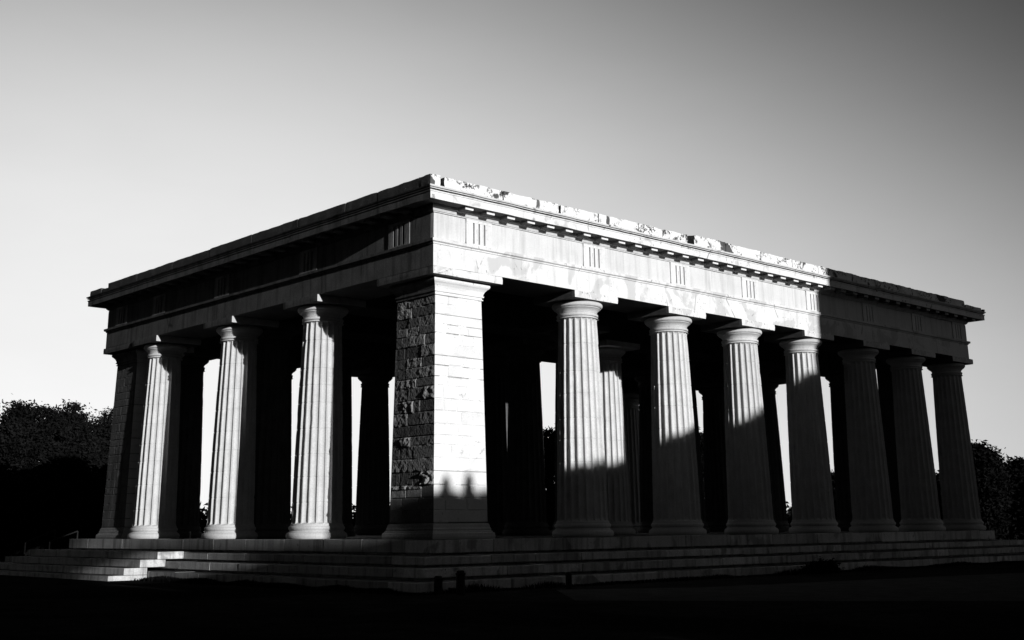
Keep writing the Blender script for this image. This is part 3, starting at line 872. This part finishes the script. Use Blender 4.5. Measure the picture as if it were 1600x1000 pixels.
# unseen sloped blocker added beside the hedge to shade the stylobate and steps
SY = CY - 2.2
pts = [sh(-.02, -.05, SY), sh(-.9, 1.16, SY), sh(-1.72, 2.42, SY)]
shade_blocker = thing('shade_blocker', (pts[1][0], SY - 1, GZ), 'unseen sloped block added behind the camera to shade the platform side', 'shade_blocker')
SH = tuple(-shade_blocker.location)
V = []
for y in (SY - .1, SY - 2.4):
    V += [(x, y, GZ) for x, z in pts] + [(x, y, z - .12) for x, z in pts]
F = []
for i in range(2):
    F += [(i + 1, i, 3 + i, 4 + i), (6 + i, 7 + i, 10 + i, 9 + i), (3 + i, 9 + i, 10 + i, 4 + i)]
F += [(0, 6, 9, 3), (2, 5, 11, 8)]
obj('wall', V, F, M_BRICK, shade_blocker, SH)  # body of the added blocker
V = []
for y in (SY, SY - 2.5):
    V += [(x, y, z - .10) for x, z in pts] + [(x, y, z) for x, z in pts]
F = []
for i in range(2):
    F += [(i + 1, i, 3 + i, 4 + i), (6 + i, 7 + i, 10 + i, 9 + i), (3 + i, 9 + i, 10 + i, 4 + i), (i, i + 1, 7 + i, 6 + i)]
F += [(0, 6, 9, 3), (2, 5, 11, 8)]
obj('roof', V, F, M_ROOF, shade_blocker, SH)  # sloped top of the added blocker
# unseen tree added to shade stair fronts; taller ones to darken ground beyond
x, z = sh(-5.7, 0)
t = thing('added_shade_tree', (x, CY, GZ), 'spreading tree added behind the camera to shade the stair fronts', 'tree', 'trees added behind the camera')
def loc(xp, zp): 
    a = sh(xp, zp); return (a[0] - x, random.uniform(-.8, .8), a[1] - GZ)
mb = MB(); mb.tube([(0, 0, 0), (0, 0, 5), (.2, 0, 6.2), (1.2, 0, 7.2)], [.3, .25, .2, .1], 8); mb.build('trunk', M_BARK, t)
cents = [loc(a, 2.05 + .41 * (a + 2.55) + b) for a in (-5.3, -4.9, -4.4, -3.9, -3.4, -3.0, -2.65) for b in (0, .5, 1.1, 1.7, 2.3)]
V, F = leaf_cloud(cents, [(.36, .8, .34)] * len(cents), 34, 30, .13, 61, cl=.13)
mesh_np('crown', V, F, M_LEAF, t)  # crown of the added tree, shades the stair fronts
for i, xp in enumerate((-6.6, -9.6, -12.6, -15.6)):
    xx, zz = sh(xp, 3.8)
    tree(xx, CY, zz - GZ, 2.6, 70 + i, ['added bushy tree behind the camera beside the spreading one', 'second added bushy tree behind the camera', 'third added bushy tree behind the camera', 'added bushy tree behind the camera farthest from the hall'][i], lobes=26, n_clump=30, n_leaf=26, size=.22, group='trees added behind the camera', base=.0, cl=.4)

# ------------------------------------------------------------------ sky
w = bpy.data.worlds.new('World'); scene.world = w; w.use_nodes = True
nt = w.node_tree; nt.nodes.clear()
tc = nd(nt, 'ShaderNodeTexCoord')
sx = nd(nt, 'ShaderNodeSeparateXYZ'); nt.links.new(tc.outputs['Generated'], sx.inputs[0])
zc = math_n(nt, 'MAXIMUM', math_n(nt, 'MINIMUM', sx.outputs['Z'], 1.0), -1.0)
el = math_n(nt, 'MULTIPLY', math_n(nt, 'ARCSINE', zc), 57.2958)
hyp = math_n(nt, 'MAXIMUM', math_n(nt, 'SQRT', math_n(nt, 'SUBTRACT', 1.0, math_n(nt, 'MULTIPLY', zc, zc))), .02)
AZ = math.radians(64)       # brightest bearing, opposite the sun; the sky darkens all round from there and upwards
q_ = math_n(nt, 'DIVIDE', math_n(nt, 'ADD', math_n(nt, 'MULTIPLY', sx.outputs['X'], math.cos(AZ)), math_n(nt, 'MULTIPLY', sx.outputs['Y'], math.sin(AZ))), hyp)
q1 = math_n(nt, 'SUBTRACT', 1.0, q_)
amp = math_n(nt, 'MAXIMUM', math_n(nt, 'SUBTRACT', .95, math_n(nt, 'MULTIPLY', q1, 1.03)), .01)
cen = math_n(nt, 'MAXIMUM', math_n(nt, 'SUBTRACT', 23.2, math_n(nt, 'MULTIPLY', q1, 49.0)), 2.0)
arg = math_n(nt, 'DIVIDE', math_n(nt, 'SUBTRACT', el, cen), 5.5)
sg = math_n(nt, 'DIVIDE', 1.0, math_n(nt, 'ADD', 1.0, math_n(nt, 'POWER', 2.71828, math_n(nt, 'MINIMUM', arg, 40.0))))
hz = tex_noise(nt, tc.outputs['Generated'], 3.0, 5.0, .55, stretch=(1, 1, 3.0))
sg = math_n(nt, 'MULTIPLY', sg, smooth(nt, hz, .3, .7, .975, 1.025))
grad = math_n(nt, 'ADD', math_n(nt, 'MULTIPLY', amp, sg), .010)
sky = nd(nt, 'ShaderNodeTexSky', sky_type='NISHITA', sun_disc=False)
sky.sun_elevation = math.atan(TAN / math.hypot(1, EPS)); sky.sun_rotation = math.pi + math.atan(EPS)
bw = nd(nt, 'ShaderNodeRGBToBW'); nt.links.new(sky.outputs[0], bw.inputs[0])
# hand-made gradient forms the sky, dark behind the camera; sky texture adds a trace
AZ3 = math.radians(-62)     # faint glow low in the sky on the sun's side
s3_ = math_n(nt, 'DIVIDE', math_n(nt, 'ADD', math_n(nt, 'MULTIPLY', sx.outputs['X'], math.cos(AZ3)), math_n(nt, 'MULTIPLY', sx.outputs['Y'], math.sin(AZ3))), hyp)
glow = math_n(nt, 'MULTIPLY', smooth(nt, s3_, .3, 1.0, 0.0, .19), smooth(nt, el, 42.0, 5.0))
grad = math_n(nt, 'ADD', grad, glow)
tot = math_n(nt, 'ADD', math_n(nt, 'MULTIPLY', grad, 10.0), math_n(nt, 'MULTIPLY', bw.outputs[0], .006))
bg = nd(nt, 'ShaderNodeBackground'); nt.links.new(tot, bg.inputs['Color']); bg.inputs['Strength'].default_value = .1
out = nd(nt, 'ShaderNodeOutputWorld'); nt.links.new(bg.outputs[0], out.inputs[0])

sd = bpy.data.lights.new('sun', 'SUN'); sd.energy = 4.6; sd.angle = math.radians(.5); sd.color = (1, 1, 1)
so = bpy.data.objects.new('sun', sd); COL.objects.link(so)
so.rotation_euler = SUN_DIR.to_track_quat('-Z', 'Y').to_euler(); so.location = (-6, -50, 30)

# ------------------------------------------------------------------ camera
cd = bpy.data.cameras.new('camera'); co = bpy.data.objects.new('camera', cd); COL.objects.link(co)
yaw, pit, rol = (math.radians(CAM[k]) for k in ('yaw', 'pitch', 'roll'))
Fv = Vector((math.cos(yaw) * math.cos(pit), math.sin(yaw) * math.cos(pit), math.sin(pit)))
Rv = Vector((math.sin(yaw), -math.cos(yaw), 0)); Uv = Rv.cross(Fv)
R2 = Rv * math.cos(rol) + Uv * math.sin(rol); U2 = Uv * math.cos(rol) - Rv * math.sin(rol)
mw = Matrix((R2, U2, -Fv)).transposed().to_4x4(); mw.translation = Vector(CAM['C'])
co.matrix_world = mw
cd.sensor_width = 36; cd.lens = CAM['f'] / 1600 * 36
cd.shift_x = (800 - CAM['cx']) / 1600; cd.shift_y = (CAM['cy'] - 500) / 1600
cd.clip_end = 1500; cd.clip_start = .05
scene.camera = co
scene.view_settings.view_transform = 'Standard'; scene.view_settings.look = 'None'
scene.view_settings.exposure = 0; scene.view_settings.gamma = 1
